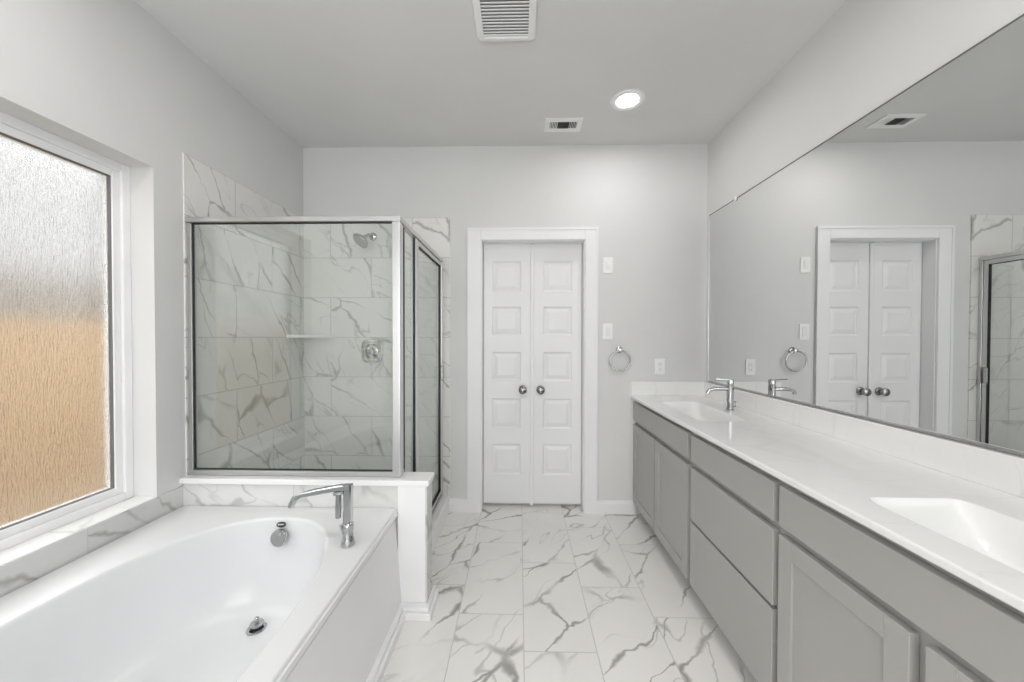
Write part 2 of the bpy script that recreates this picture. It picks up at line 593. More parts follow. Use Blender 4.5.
# ------------------------------------------------------------------ window
win = bpy.data.objects.new('window_1', None); win.location = (-1.76, 1.16, 0.6); COL.objects.link(win); struct(win)
Z0, Z1 = 0.597, WZ1
def frame_x(name, mat, x0, x1, y0, y1, z0, z1, wd, parent, bev=0.003):
    m = MB()
    m.box(x0, x1, y0, y0 + wd, z0, z1, bev)
    m.box(x0, x1, y1 - wd, y1, z0, z1, bev)
    m.box(x0, x1, y0 + wd, y1 - wd, z0, z0 + wd, bev)
    m.box(x0, x1, y0 + wd, y1 - wd, z1 - wd, z1, bev)
    return m.build(name, mat, parent, smooth=15)
frame_x('window_frame', 'vinyl', -1.81, -1.74, WY0, WY1, Z0, Z1, 0.034, win)
frame_x('glazing_bead', 'vinyl', -1.80, -1.752, WY0 + 0.034, WY1 - 0.034, Z0 + 0.034, Z1 - 0.034, 0.03, win)
frame_x('seal', 'ductgrey', -1.775, -1.758, WY0 + 0.064, WY1 - 0.064, Z0 + 0.064, Z1 - 0.064, 0.003, win, 0)
box_obj('window_pane', 'rain', (-1.772, -1.766, WY0 + 0.066, WY1 - 0.066, Z0 + 0.066, Z1 - 0.066), win)

# added wide window behind the camera, invented for soft frontal fill
w2 = bpy.data.objects.new('window_added', None); w2.location = (-0.1, YR - 0.05, RZ0); COL.objects.link(w2); struct(w2)
m = MB()
for a, b in ((RX0, RX0 + 0.05), (RX1 - 0.05, RX1), (-0.15, -0.09)):
    m.box(a, b, YR - 0.08, YR - 0.03, RZ0, RZ1, 0.003)
for a, b in ((RX0 + 0.05, -0.15), (-0.09, RX1 - 0.05)):
    m.box(a, b, YR - 0.08, YR - 0.03, RZ0, RZ0 + 0.05, 0.003)
    m.box(a, b, YR - 0.08, YR - 0.03, RZ1 - 0.05, RZ1, 0.003)
m.build('window_frame', 'vinyl', w2, smooth=15)
box_obj('window_pane', 'glass', (RX0 + 0.05, -0.15, YR - 0.058, YR - 0.052, RZ0 + 0.05, RZ1 - 0.05), w2)
box_obj('window_pane', 'glass', (-0.09, RX1 - 0.05, YR - 0.058, YR - 0.052, RZ0 + 0.05, RZ1 - 0.05), w2)

# outside the window
struct(box_obj('ground', 'dirt', (-14, -1.86, -10, 14, -0.3, -0.2)))
m = MB()
for i in range(84):
    y = -6 + i * 0.145
    m.box(-4.23, -4.21, y, y + 0.14, -0.2, 1.47 + 0.004 * (i % 3))
fen = thing('fence', (-4.22, 0, -0.2), 'tan board fence seen blurred through the rain textured window glass', 'fence')
m.build('fence_boards', 'fence', fen)
m = MB(); m.box(-4.27, -4.23, -6, 6.1, 0.1, 0.19); m.box(-4.27, -4.23, -6, 6.1, 1.2, 1.29)
m.build('fence_rail', 'fence', fen)

hou = thing('neighbour_house', (-8.0, 1.0, -0.2), 'pale grey house wall blurred through the upper frosted window glass', 'house')
MB().box(-12.0, -8.0, -8.0, 12.0, 2.3, 5.2).build('house_wall', 'housewall', hou)
MB().box(-12.0, -7.95, -8.0, 12.0, -0.2, 2.3).build('house_base', 'housebase', hou)
MB().prism([(-12.4, 5.2), (-7.8, 5.2), (-7.8, 5.3), (-10.0, 5.8), (-12.4, 5.3)], 'y', -8.3, 12.3).build('roof', 'housewall', hou)

# ------------------------------------------------------------------ double doors in the back wall
m = MB()
co, ct = -0.388, 2.132
x1o = 0.581
m.box(co, DX0, D - 0.018, D, 0, ct, 0.003)
m.box(DX1, x1o, D - 0.018, D, 0, ct, 0.003)
m.box(DX0, DX1, D - 0.018, D, DZ, ct, 0.003)
for (a, b) in ((co - 0.0, co + 0.018), (x1o - 0.018, x1o)):
    m.box(a, b, D - 0.024, D - 0.018, 0, ct)
m.box(co + 0.018, x1o - 0.018, D - 0.024, D - 0.018, ct - 0.018, ct)
struct(m.build('trim_6', 'trim', smooth=15))
m = MB()     # jamb lining with stop
m.box(DX0, DX0 + 0.006, D, D + 0.14, 0, DZ)
m.box(DX1 - 0.006, DX1, D, D + 0.14, 0, DZ)
m.box(DX0 + 0.006, DX1 - 0.006, D, D + 0.14, DZ - 0.006, DZ)
struct(m.build('trim_7', 'trim'))

def raised_panel(m, x0, x1, z0, z1, y):
    """moulded raised panel: groove sloping in, field sloping back out; front face at y, facing -Y"""
    steps = [(0.0, 0.0), (0.010, 0.008), (0.016, 0.009), (0.045, 0.0015)]
    R = []
    for ins, dp in steps:
        R.append([(x0 + ins, y + dp, z0 + ins), (x1 - ins, y + dp, z0 + ins), (x1 - ins, y + dp, z1 - ins), (x0 + ins, y + dp, z1 - ins)])
    m.rings(R, cap1=True)

def door_leaf(name, x0, x1, px0, px1, knobx):
    y = D + 0.090
    zb, zt = 0.030, 2.036
    zr = [(0.25, 0.49), (0.61, 0.845), (0.98, 1.205), (1.335, 1.555), (1.67, 1.905)]
    m = MB()
    bm = m.bm
    def quad(a, b, c, d):
        bm.faces.new([bm.verts.new((a, y, c)), bm.verts.new((b, y, c)), bm.verts.new((b, y, d)), bm.verts.new((a, y, d))])
    quad(x0, px0, zb, zt); quad(px1, x1, zb, zt)
    zz = [zb] + [v for p in zr for v in p] + [zt]
    for i in range(0, len(zz), 2):
        quad(px0, px1, zz[i], zz[i + 1])
    for a, b in zr:
        raised_panel(m, px0, px1, a, b, y)
    yb = y + 0.035
    # sides and back
    def q3(*p): bm.faces.new([bm.verts.new(v) for v in p])
    q3((x0, y, zb), (x0, y, zt), (x0, yb, zt), (x0, yb, zb))
    q3((x1, y, zb), (x1, yb, zb), (x1, yb, zt), (x1, y, zt))
    q3((x0, y, zt), (x1, y, zt), (x1, yb, zt), (x0, yb, zt))
    q3((x0, y, zb), (x0, yb, zb), (x1, yb, zb), (x1, y, zb))
    q3((x0, yb, zb), (x0, yb, zt), (x1, yb, zt), (x1, yb, zb))
    bmesh.ops.remove_doubles(bm, verts=bm.verts[:], dist=1e-5)
    o = struct(m.build(name, 'door'))
    k = MB().lathe([(0.001, 0.0), (0.030, 0.0), (0.031, 0.004), (0.027, 0.009), (0.013, 0.012), (0.011, 0.030),
                    (0.016, 0.034), (0.027, 0.040), (0.031, 0.050), (0.029, 0.060), (0.020, 0.067), (0.002, 0.070)],
                   (knobx, y, 0.915), (0, -1, 0)).build('door_knob', 'knob', o, smooth=40)
    k['label'] = 'round dark nickel knob'
    return o
xm = 0.097
dl = door_leaf('door_1', DX0 + 0.009, xm - 0.002, -0.213, 0.012, 0.026)
dr = door_leaf('door_2', xm + 0.002, DX1 - 0.009, 0.182, 0.406, 0.163)
MB().box(xm - 0.014, xm + 0.014, D + 0.078, D + 0.090, 0.014, 2.034, 0.004).build('astragal', 'door', dl, smooth=15)
MB().box(xm - 0.012, xm + 0.012, D + 0.081, D + 0.089, 2.0345, 2.0415).build('bolt_catch', 'dark', dl)

# ------------------------------------------------------------------ bathtub
TX0, TX1, TY0, TY1 = XL + 0.007, -0.578, 0.045, 1.744
bc = (-1.065, 0.90)
AL = angle_list(bc[0], bc[1], TX0, TX1, TY0, TY1, 168)
def tub_ring(a, b, n, z, dy=0.0, dx=0.0):
    return [super_pt(bc[0] + dx, bc[1] + dy, a, b, n, th) + (z,) for th in AL]
def tub_rect(ins, z):
    # corners stay on their rays only approximately; close enough for a small inset
    return [ray_rect(bc[0], bc[1], th, TX0 + ins, TX1 - ins, TY0 + ins, TY1 - ins) + (z,) for th in AL]
rg = [tub_rect(0.010, RIM - 0.052), tub_rect(0.010, RIM - 0.036), tub_rect(0.0, RIM - 0.034), tub_rect(0.0, RIM - 0.016), tub_rect(0.0015, RIM - 0.0145),
      tub_rect(0.006, RIM - 0.0135), tub_rect(0.007, RIM - 0.004), tub_rect(0.009, RIM - 0.001), tub_rect(0.012, RIM)]
# deck -> basin, rolled lip
rg += [tub_ring(0.401, 0.741, 2.42, RIM - 0.0005), tub_ring(0.396, 0.736, 2.4, RIM - 0.002), tub_ring(0.391, 0.731, 2.4, RIM - 0.007), tub_ring(0.389, 0.729, 2.4, RIM - 0.015)]
prof = [(0.384, 0.722, 0.42), (0.376, 0.710, 0.33), (0.366, 0.692, 0.25), (0.352, 0.670, 0.185), (0.334, 0.645, 0.150), (0.306, 0.612, 0.130), (0.27, 0.57, 0.122), (0.18, 0.42, 0.119), (0.06, 0.16, 0.117)]
for a, b, z in prof:
    rg.append(tub_ring(a, b, 2.45, z, 0.01))
m = MB()
m.rings(rg, cap1=True)
bathtub = m.build('bathtub', 'tub', smooth=38)
tag(bathtub, 'white acrylic drop-in bathtub with oval basin under the frosted window', 'bathtub')
m = MB()
m.prism([(-0.63, 0.0), (-0.556, 0.0), (-0.586, RIM - 0.05), (-0.63, RIM - 0.05)], 'y', 0.05, 1.7315)
m.build('apron_panel', 'tub', bathtub)
# inner shell so the tub has a body below the deck
OV = (-1.065, 1.612, 0.425)
ovn = Vector((0, -1, 0.16)).normalized()
m = MB()
m.lathe([(0.001, 0.0), (0.036, 0.0), (0.037, 0.006), (0.036, 0.014), (0.033, 0.017), (0.008, 0.019), (0.0065, 0.0165), (0.0005, 0.0165)], OV, ovn, 48)
m.lathe([(0.0005, 0.017), (0.028, 0.0172), (0.028, 0.018), (0.0005, 0.0185)], Vector(OV) + Vector((0, 0, 0.0)), ovn, 40)
ovp = m.build('overflow_plate', 'satin', bathtub, smooth=40)
m = MB().box(-0.006, 0.006, -0.004, 0.004, -0.008, 0.008, 0.0025)
bmesh.ops.transform(m.bm, matrix=Matrix.Translation((-1.052, 1.592, 0.452)), verts=m.bm.verts)
m.build('trip_lever', 'chrome', ovp, smooth=15)
# maker's badge: black oval with a small pale script
bo = Vector((-1.063, 1.617, 0.479))
q = Vector((0, -1, 0.30)).normalized().to_track_quat('Z', 'Y')
m = MB()
R = []
for sc_, h in ((0.0, 0.0), (1.0, 0.0), (1.0, 0.0015), (0.9, 0.0028), (0.0, 0.003)):
    R.append([bo + q @ Vector((0.0215 * max(sc_, 0.01) * cos(2 * pi * i / 40), 0.0115 * max(sc_, 0.01) * sin(2 * pi * i / 40), h)) for i in range(40)])
m.rings(R, True, True)
bd = m.build('badge', 'badge', bathtub, smooth=40)
bd['label'] = 'black oval badge with pale script'
m = MB()
pts = []
for i in range(46):
    u = i / 45
    pts.append(bo + q @ Vector((-0.014 + 0.028 * u, 0.0035 * sin(u * 2 * pi * 4.5) * (1.0 - 0.35 * u) + 0.002 * u, 0.0034)))
m.tube(pts, 0.0009, 6)
m.build('script', 'plate', bd)
# drain with raised stopper
dc = (-1.075, 1.475, 0.1215)
m = MB()
m.lathe([(0.001, 0.0), (0.036, 0.0), (0.036, 0.004), (0.030, 0.006), (0.026, 0.003), (0.001, 0.003)], dc, (0, 0, 1))
drn = m.build('drain', 'chrome', bathtub, smooth=40)
m = MB()
m.lathe([(0.022, 0.004), (0.024, 0.018), (0.020, 0.020), (0.001, 0.020)], dc, (0, 0, 1))
m.build('stopper_seal', 'rubber', drn, smooth=40)
m = MB()
m.lathe([(0.025, 0.018), (0.026, 0.023), (0.022, 0.028), (0.008, 0.030), (0.007, 0.040), (0.010, 0.044), (0.006, 0.048), (0.001, 0.049)], dc, (0, 0, 1))
m.build('stopper', 'chrome', drn, smooth=40)

# ------------------------------------------------------------------ tub filler
fx, fy = -0.672, 1.425
tf = thing('tub_faucet', (fx, fy, RIM), 'chrome angular tub filler with long spout on the bathtub deck', 'faucet')
m = MB()
m.lathe([(0.001, 0.0), (0.026, 0.0), (0.0265, 0.004), (0.021, 0.030), (0.0185, 0.052), (0.0195, 0.058)], (fx, fy, RIM), (0, 0, 1))
m.build('base', 'chrome', tf, smooth=40)
m = MB()
m.lathe([(0.0195, 0.056), (0.022, 0.060), (0.022, 0.082), (0.0195, 0.086), (0.016, 0.088)], (fx, fy, RIM), (0, 0, 1))
for a in (-0.5, 0.15, 0.8, 2.4):
    m.bar([(fx + 0.016 * cos(a), fy - 0.014, RIM + 0.05), (fx + 0.026 * cos(a), fy - 0.022, RIM + 0.088)], 0.007, 0.007, up=(0, 1, 0))
m.build('collar', 'chrome', tf, smooth=40)
m = MB()
m.bar([(fx, fy, RIM + 0.085), (fx + 0.002, fy, RIM + 0.16), (fx + 0.003, fy, RIM + 0.236)], 0.030, 0.028, up=(0, 1, 0))
m.build('riser', 'chrome', tf, smooth=15)
m = MB()
sp = [(fx + 0.014, fy, RIM + 0.228), (fx - 0.03, fy + 0.004, RIM + 0.223), (fx - 0.11, fy + 0.010, RIM + 0.207), (fx - 0.19, fy + 0.016, RIM + 0.188), (fx - 0.218, fy + 0.018, RIM + 0.176), (fx - 0.233, fy + 0.019, RIM + 0.150), (fx - 0.238, fy + 0.019, RIM + 0.138)]
m.bar(sp, [0.032, 0.032, 0.032, 0.032, 0.031, 0.028, 0.026], [0.022, 0.022, 0.020, 0.017, 0.018, 0.014, 0.012], up=(0, 0.05, 1))
m.build('spout', 'chrome', tf, smooth=15)
m = MB()
m.bar([(fx - 0.030, fy - 0.012, RIM + 0.205), (fx - 0.031, fy - 0.014, RIM + 0.15), (fx - 0.030, fy - 0.015, RIM + 0.112)], [0.018, 0.019, 0.016], 0.016, up=(0, 1, 0))
m.bar([(fx - 0.05, fy - 0.010, RIM + 0.203), (fx - 0.015, fy - 0.006, RIM + 0.208)], 0.014, 0.012)
m.build('lever', 'chrome', tf, smooth=15)

# ------------------------------------------------------------------ shower enclosure
EX = XL + 0.006          # tile face
px = -0.592             # side glass plane
HT = 1.902              # top of the header
CP = 0.6385             # top of the half wall cap
enc = thing('shower_enclosure', (px, 1.78, CP), 'framed clear glass shower enclosure standing on the white capped half wall', 'shower enclosure')
m = MB()
m.box(EX + 0.0005, EX + 0.022, 1.776, 1.806, CP, HT - 0.026, 0.002)
m.box(EX + 0.022, -0.615, 1.770, 1.805, CP, CP + 0.025, 0.003)
m.build('front_frame', 'alum', enc, smooth=15)
m = MB()
m.box(-0.615, -0.575, 1.767, 1.810, CP, HT - 0.026, 0.004)
m.box(-0.612, -0.579, 1.810, 1.832, CP, HT - 0.026, 0.003)
m.build('corner_post', 'alum', enc, smooth=15)
m = MB()
m.prism([(EX, 1.764), (-0.572, 1.764), (-0.572, D - 0.0105), (-0.612, D - 0.0105), (-0.612, 1.810), (EX, 1.810)], 'z', HT - 0.026, HT, bev=0.004)
m.build('header', 'alum', enc, smooth=15)
gx0, gx1, gz0, gz1 = EX + 0.022, -0.615, CP + 0.025, HT - 0.026
m = MB()
m.box(gx0, gx0 + 0.004, 1.782, 1.792, gz0, gz1)
m.box(gx0, gx1, 1.782, 1.792, gz1 - 0.005, gz1)
m.box(gx0, gx1, 1.782, 1.792, gz0, gz0 + 0.004)
m.box(gx1 - 0.002, gx1, 1.782, 1.792, gz0, gz1)
m.build('gasket', 'rubber', enc)
box_obj('front_glass', 'glass', (gx0 + 0.003, gx1 - 0.001, 1.784, 1.790, gz0 + 0.003, gz1 - 0.004), enc)
# return panel, notched over the half wall
m = MB()
m.prism([(1.834, CP + 0.014), (1.852, CP + 0.014), (1.852, 0.15), (2.046, 0.15), (2.046, HT - 0.03), (1.834, HT - 0.03)], 'x', px - 0.003, px + 0.003)
m.build('return_glass', 'glass', enc)
m = MB()
m.box(px - 0.012, px + 0.012, 1.832, 1.846, CP, CP + 0.015, 0.002)
m.box(px - 0.012, px + 0.012, 1.852, 2.046, 0.131, 0.150, 0.002)
m.box(px - 0.012, px + 0.004, 1.868, 1.888, 0.150, HT - 0.027, 0.002)
m.box(px - 0.014, px + 0.014, 2.055, 2.086, 0.131, HT - 0.027, 0.003)
m.box(px - 0.018, px + 0.018, 2.736, D - 0.0105, 0.131, HT - 0.027, 0.003)
m.box(px - 0.012, px + 0.020, 2.086, 2.736, 0.131, 0.146, 0.003)
m.build('side_frame', 'alum', enc, smooth=15)
m = MB()
m.box(px - 0.010, px + 0.008, 1.863, 1.868, 0.15, HT - 0.03)
m.box(px - 0.004, px + 0.010, 2.049, 2.055, 0.150, HT - 0.03)
m.build('gasket', 'rubber', enc)
dy0, dy1, dz0, dz1 = 2.089, 2.733, 0.152, 1.873
m = MB()
m.box(px - 0.012, px + 0.012, dy0, dy0 + 0.03, dz0, dz1, 0.003)
m.box(px - 0.012, px + 0.012, dy1 - 0.026, dy1, dz0, dz1, 0.003)
m.box(px - 0.012, px + 0.012, dy0 + 0.03, dy1 - 0.026, dz1 - 0.03, dz1, 0.003)
m.box(px - 0.012, px + 0.012, dy0 + 0.03, dy1 - 0.026, dz0, dz0 + 0.028, 0.003)
sd = m.build('shower_door', 'alum', enc, smooth=15)
m = MB()
a0, a1, b0, b1 = dy0 + 0.03, dy1 - 0.026, dz0 + 0.028, dz1 - 0.03
m.box(px - 0.004, px + 0.0115, a1 - 0.006, a1, b0, b1)
m.box(px - 0.006, px + 0.013, a0, a1, b1 - 0.004, b1)
m.box(px - 0.006, px + 0.013, a0, a1, b0, b0 + 0.006)
m.build('door_gasket', 'rubber', sd)
box_obj('door_glass', 'glass', (px - 0.003, px + 0.003, a0 + 0.001, a1 - 0.004, b0 + 0.002, b1 - 0.002), sd)
m = MB()
m.box(px + 0.012, px + 0.030, 2.709, 2.719, 0.995, 1.110, 0.003)
m.box(px + 0.024, px + 0.030, 2.690, 2.719, 0.995, 1.110, 0.002)
m.build('door_handle', 'satin', sd, smooth=15)

# shower head
sh = thing('overhead_shower', (-1.100, D - 0.01, 2.07), 'round chrome shower head on bent arm high on the marble shower wall', 'shower head')
m = MB()
m.lathe([(0.001, 0.0), (0.030, 0.0), (0.030, 0.004), (0.022, 0.012), (0.012, 0.016)], (-1.100, D - 0.0105, 2.072), (0, -1, 0))
m.build('wall_flange', 'chrome', sh, smooth=40)
m = MB()
arm = [(-1.100, D - 0.014, 2.072), (-1.101, D - 0.06, 2.072), (-1.102, D - 0.09, 2.066), (-1.105, D - 0.115, 2.050), (-1.110, D - 0.135, 2.033)]
m.tube(arm, 0.0105, 16)
m.build('arm', 'chrome', sh, smooth=40)
hd = Vector((-0.42, -0.55, -0.70)).normalized()
m = MB()
m.lathe([(0.010, -0.01), (0.016, 0.0), (0.020, 0.012), (0.026, 0.020), (0.052, 0.036), (0.060, 0.046), (0.060, 0.052), (0.055, 0.055)], (-1.110, D - 0.135, 2.036), hd, cap1=True)
m.build('head', 'chrome', sh, smooth=40)
m = MB()
m.lathe([(0.001, 0.0551), (0.052, 0.0551), (0.050, 0.058), (0.001, 0.058)], (-1.110, D - 0.135, 2.036), hd)
m.build('spray_face', 'satin', sh, smooth=40)

# shower valve
vx, vz, vy = -1.107, 1.212, D - 0.0102
sv = thing('shower_valve', (vx, vy, vz), 'square rounded chrome shower valve plate with lever on marble wall', 'shower valve')
AV = [2 * pi * i / 64 for i in range(64)]
def vring(a, n, h):
    return [(super_pt(0, 0, a, a, n, th)[0] + vx, vy - h, super_pt(0, 0, a, a * 1.04, n, th)[1] + vz) for th in AV]
m = MB()
m.rings([vring(0.082, 5, 0.0), vring(0.083, 5, 0.005), vring(0.079, 5, 0.012), vring(0.068, 4.5, 0.014), vring(0.060, 3, 0.012), vring(0.053, 2.2, 0.013), vring(0.048, 2, 0.020), vring(0.044, 2, 0.021)], True, True)
m.build('valve_plate', 'chrome', sv, smooth=35)
m = MB()
m.lathe([(0.034, 0.020), (0.033, 0.050), (0.028, 0.060), (0.001, 0.062)], (vx, vy, vz), (0, -1, 0))
m.build('valve_hub', 'chrome', sv, smooth=40)
m = MB()
m.bar([(vx - 0.012, vy - 0.052, vz + 0.022), (vx + 0.005, vy - 0.060, vz - 0.01), (vx + 0.028, vy - 0.062, vz - 0.055)], [0.030, 0.026, 0.016], 0.012, up=(0, -1, 0))
m.build('lever', 'chrome', sv, smooth=15)

# corner shelf
m = MB()
pts = [(EX + 0.0005, D - 0.0105), (EX + 0.0005, D - 0.225)]
for i in range(9):
    a = i / 8
    pts.append((EX + 0.0005 + 0.245 * a, D - 0.225 + 0.2145 * a - 0.03 * sin(pi * a)))
m.prism(pts, 'z', 1.312, 1.334, bev=0.003)
tag(m.build('corner_shelf', 'cap', smooth=15), 'white triangular corner shelf across the marble shower corner', 'shelf')

# ------------------------------------------------------------------ vanity
VX0, FX = 0.870, 0.846
def slab_front(name, y0, y1, z0, z1, parent):
    return MB().box(FX, VX0 - 0.0005, y0, y1, z0, z1, 0.002).build(name, 'cab', parent, smooth=15)

def shaker_door(y0, y1, z0, z1, parent):
    wd = 0.057
    m = MB()
    m.box(FX, VX0 - 0.0005, y0, y0 + wd, z0, z1, 0.0015)
    m.box(FX, VX0 - 0.0005, y1 - wd, y1, z0, z1, 0.0015)
    m.box(FX, VX0 - 0.0005, y0 + wd, y1 - wd, z0, z0 + wd, 0.0015)
    m.box(FX, VX0 - 0.0005, y0 + wd, y1 - wd, z1 - wd, z1, 0.0015)
    d = m.build('cabinet_door', 'cab', parent, smooth=15)
    MB().box(FX + 0.009, VX0 - 0.002, y0 + wd - 0.004, y1 - wd + 0.004, z0 + wd - 0.004, z1 - wd + 0.004).build('door_panel', 'cab', d)
    return d

def carcass(parent, y0, y1):
    m = MB()
    m.box(VX0, XR - 0.002, y0, y1, 0.095, 0.60)
    m.box(VX0, VX0 + 0.06, y0, y1, 0.60, CT - 0.0212)
    m.box(VX0 + 0.06, XR - 0.002, y0, y0 + 0.018, 0.60, CT - 0.0212)
    m.box(VX0 + 0.06, XR - 0.002, y1 - 0.018, y1, 0.60, CT - 0.0212)
    m.build('carcass', 'cab', parent)
    box_obj('toe_kick', 'kick', (0.94, XR - 0.002, y0, y1, 0.0, 0.095), parent)

Y3, Y2, Y1, Y0 = 2.766, 1.853, 1.232, 0.33
ZD0, ZD1, ZT0, ZT1 = 0.097, 0.680, 0.708, 0.840
c1 = thing('sink_cabinet', (VX0, (Y3 + Y2) / 2, 0), 'grey two-door sink base cabinet standing against the back wall', 'cabinet', 'grey vanity cabinets')
carcass(c1, Y2 + 0.0005, Y3)
slab_front('false_front', 1.873, 2.752, ZT0, ZT1, c1)
shaker_door(2.329, 2.752, ZD0, ZD1, c1)
shaker_door(1.873, 2.315, ZD0, ZD1, c1)
c2 = thing('drawer_cabinet', (VX0, (Y1 + Y2) / 2, 0), 'grey three-drawer cabinet between the two sink base cabinets', 'cabinet', 'grey vanity cabinets')
carcass(c2, Y1 + 0.0005, Y2)
slab_front('drawer_front', 1.243, 1.835, ZT0, ZT1, c2)
slab_front('drawer_front', 1.243, 1.835, 0.424, ZD1, c2)
slab_front('drawer_front', 1.243, 1.835, ZD0, 0.411, c2)
c3 = thing('sink_cabinet', (VX0, (Y1 + Y0) / 2, 0), 'grey two-door sink base cabinet nearest the camera, next to the drawers', 'cabinet', 'grey vanity cabinets')
carcass(c3, Y0, Y1)
slab_front('false_front', 0.345, 1.216, ZT0, ZT1, c3)
shaker_door(0.812, 1.216, ZD0, ZD1, c3)
shaker_door(0.345, 0.780, ZD0, ZD1, c3)

# countertop with two moulded sinks
CX0, CX1, CY0, CY1 = 0.829, XR - 0.001, Y0, D - 0.0005
sinks = [(1.058, 2.215), (1.058, 0.728)]
SA, SB, SN = 0.130, 0.29, 13.0
segs = [(Y0, Y1, sinks[1]), (Y1, Y2 + 0.0, None), (Y2, CY1, sinks[0])]
m = MB()
holes = []
CXf = CX0 + 0.005
for y0, y1, sk in segs:
    if sk is None:
        vs = [m.bm.verts.new(v) for v in ((CXf, y0, CT), (CX1, y0, CT), (CX1, y1, CT), (CXf, y1, CT))]
        m.bm.faces.new(vs)
    else:
        al = angle_list(sk[0], sk[1], CXf, CX1, y0, y1, 120)
        outer = [ray_rect(sk[0], sk[1], th, CXf, CX1, y0, y1) + (CT,) for th in al]
        hole = [super_pt(sk[0], sk[1], SA, SB, SN, th) + (CT,) for th in al]
        m.rings([outer, hole])
        holes.append((sk, al))
prof = [(CXf, CT), (CX0 + 0.0015, CT - 0.0015), (CX0, CT - 0.005), (CX0, CT - 0.017), (CX0 + 0.002, CT - 0.0205), (CX0 + 0.09, CT - 0.0205)]
m.rings([[(x, CY0, z) for x, z in prof], [(x, CY1, z) for x, z in prof]], closed=False)
for y in (CY0, CY1):
    m.bm.faces.new([m.bm.verts.new((x, y, z)) for x, z in prof[:-1] + [(CX1, CT - 0.0205), (CX1, CT)]])
bmesh.ops.remove_doubles(m.bm, verts=m.bm.verts[:], dist=1e-5)
top = m.build('countertop', 'counter')
tag(top, 'long glossy white vanity countertop with two moulded rectangular sinks', 'countertop')
for (sk, al) in holes:
    dz = [(1.0, 1.0, 0.0), (0.992, 0.996, -0.0015), (0.978, 0.989, -0.006), (0.955, 0.945, -0.03), (0.91, 0.83, -0.075), (0.87, 0.74, -0.098), (0.81, 0.66, -0.108), (0.70, 0.54, -0.112), (0.10, 0.055, -0.120)]
    m = MB()
    m.rings([[super_pt(sk[0], sk[1], SA * fa, SB * fb, SN - (1 - fa) * 16 if fa > 0.5 else 4, th) + (CT + z,) for th in al] for fa, fb, z in dz], cap1=True)
    bz = m.build('sink_basin', 'counter', top, smooth=60)
    MB().lathe([(0.001, 0.0), (0.022, 0.0), (0.023, 0.003), (0.018, 0.005), (0.001, 0.005)], (sk[0], sk[1], CT - 0.1195), (0, 0, 1)).build('sink_drain', 'chrome', bz, smooth=40)
box_obj('backsplash', 'counter', (XR - 0.021, XR - 0.001, CY0, D - 0.0005, CT + 0.0003, 0.994), top, bev=0.002)
box_obj('side_splash', 'counter', (CX0, XR - 0.0215, D - 0.0205, D - 0.0005, CT + 0.0003, 0.994), top, bev=0.002)

# basin faucets
def basin_faucet(x, y, label):
    t = thing('basin_faucet', (x, y, CT), label, 'faucet', 'vanity faucets')
    z = CT + 0.0004
    m = MB()
    m.lathe([(0.001, 0), (0.024, 0), (0.0245, 0.004), (0.0195, 0.007), (0.019, 0.150), (0.0175, 0.152), (0.0175, 0.157), (0.019, 0.159), (0.019, 0.178), (0.0175, 0.181), (0.001, 0.182)], (x, y, z), (0, 0, 1))
    m.build('body', 'chrome', t, smooth=35)
    m = MB()
    m.tube([(x - 0.010, y, z + 0.126), (x - 0.07, y, z + 0.127), (x - 0.105, y, z + 0.125), (x - 0.122, y, z + 0.118), (x - 0.131, y, z + 0.105), (x - 0.132, y, z + 0.097)], [0.0105, 0.0105, 0.0105, 0.0105, 0.0105, 0.010], 18)
    m.build('spout', 'chrome', t, smooth=40)
    m = MB()
    m.bar([(x + 0.012, y, z + 0.1795), (x - 0.04, y, z + 0.183), (x - 0.088, y, z + 0.186)], [0.020, 0.016, 0.012], [0.008, 0.006, 0.005])
    m.build('lever', 'chrome', t, smooth=15)
    m = MB()
    m.tube([(x + 0.021, y, z + 0.02), (x + 0.030, y, z + 0.02), (x + 0.030, y, z + 0.045)], 0.0035, 10)
    m.lathe([(0.0035, 0.0), (0.006, 0.002), (0.006, 0.008), (0.001, 0.010)], (x + 0.030, y, z + 0.044), (0, 0, 1), 16)
    m.build('lift_rod', 'chrome', t, smooth=40)
    return t
basin_faucet(1.252, 2.22, 'chrome single-lever faucet at the sink next to the back wall')
basin_faucet(1.252, 0.728, 'chrome single-lever faucet at the near sink, cut off by the picture edge')

# ------------------------------------------------------------------ mirror
my0, my1, mz0, mz1 = 0.33, 2.718, 1.004, 2.20
mir = thing('wall_mirror', (XR, 1.5, 1.0), 'large frameless wall mirror above the white vanity backsplash', 'mirror')
box_obj('mirror_glass', 'mirror', (XR - 0.007, XR - 0.0005, my0, my1, mz0, mz1), mir)
m = MB()
m.box(XR - 0.0095, XR - 0.0005, my0, my1, mz0 - 0.004, mz0 - 0.0002)
m.box(XR - 0.0095, XR - 0.0072, my0, my1, mz0 - 0.0002, mz0 + 0.003)
m.build('bottom_channel', 'satin', mir)
m = MB()
m.box(XR - 0.0085, XR - 0.0005, my1 + 0.0002, my1 + 0.005, mz0, mz1)
m.build('side_edge', 'alum', mir)
m = MB()
m.box(XR - 0.0085, XR - 0.0005, my0, my1, mz1 + 0.0002, mz1 + 0.005)
m.build('top_edge', 'ductgrey', mir)
for yy in (2.39, 0.6):
    m = MB()
    m.box(XR - 0.013, XR - 0.0005, yy - 0.012, yy + 0.012, mz1 + 0.0052, mz1 + 0.018, 0.003)
    m.box(XR - 0.013, XR - 0.0086, yy - 0.012, yy + 0.012, mz1 - 0.012, mz1 + 0.008, 0.002)
    m.build('mirror_clip', 'plate', mir, smooth=15)

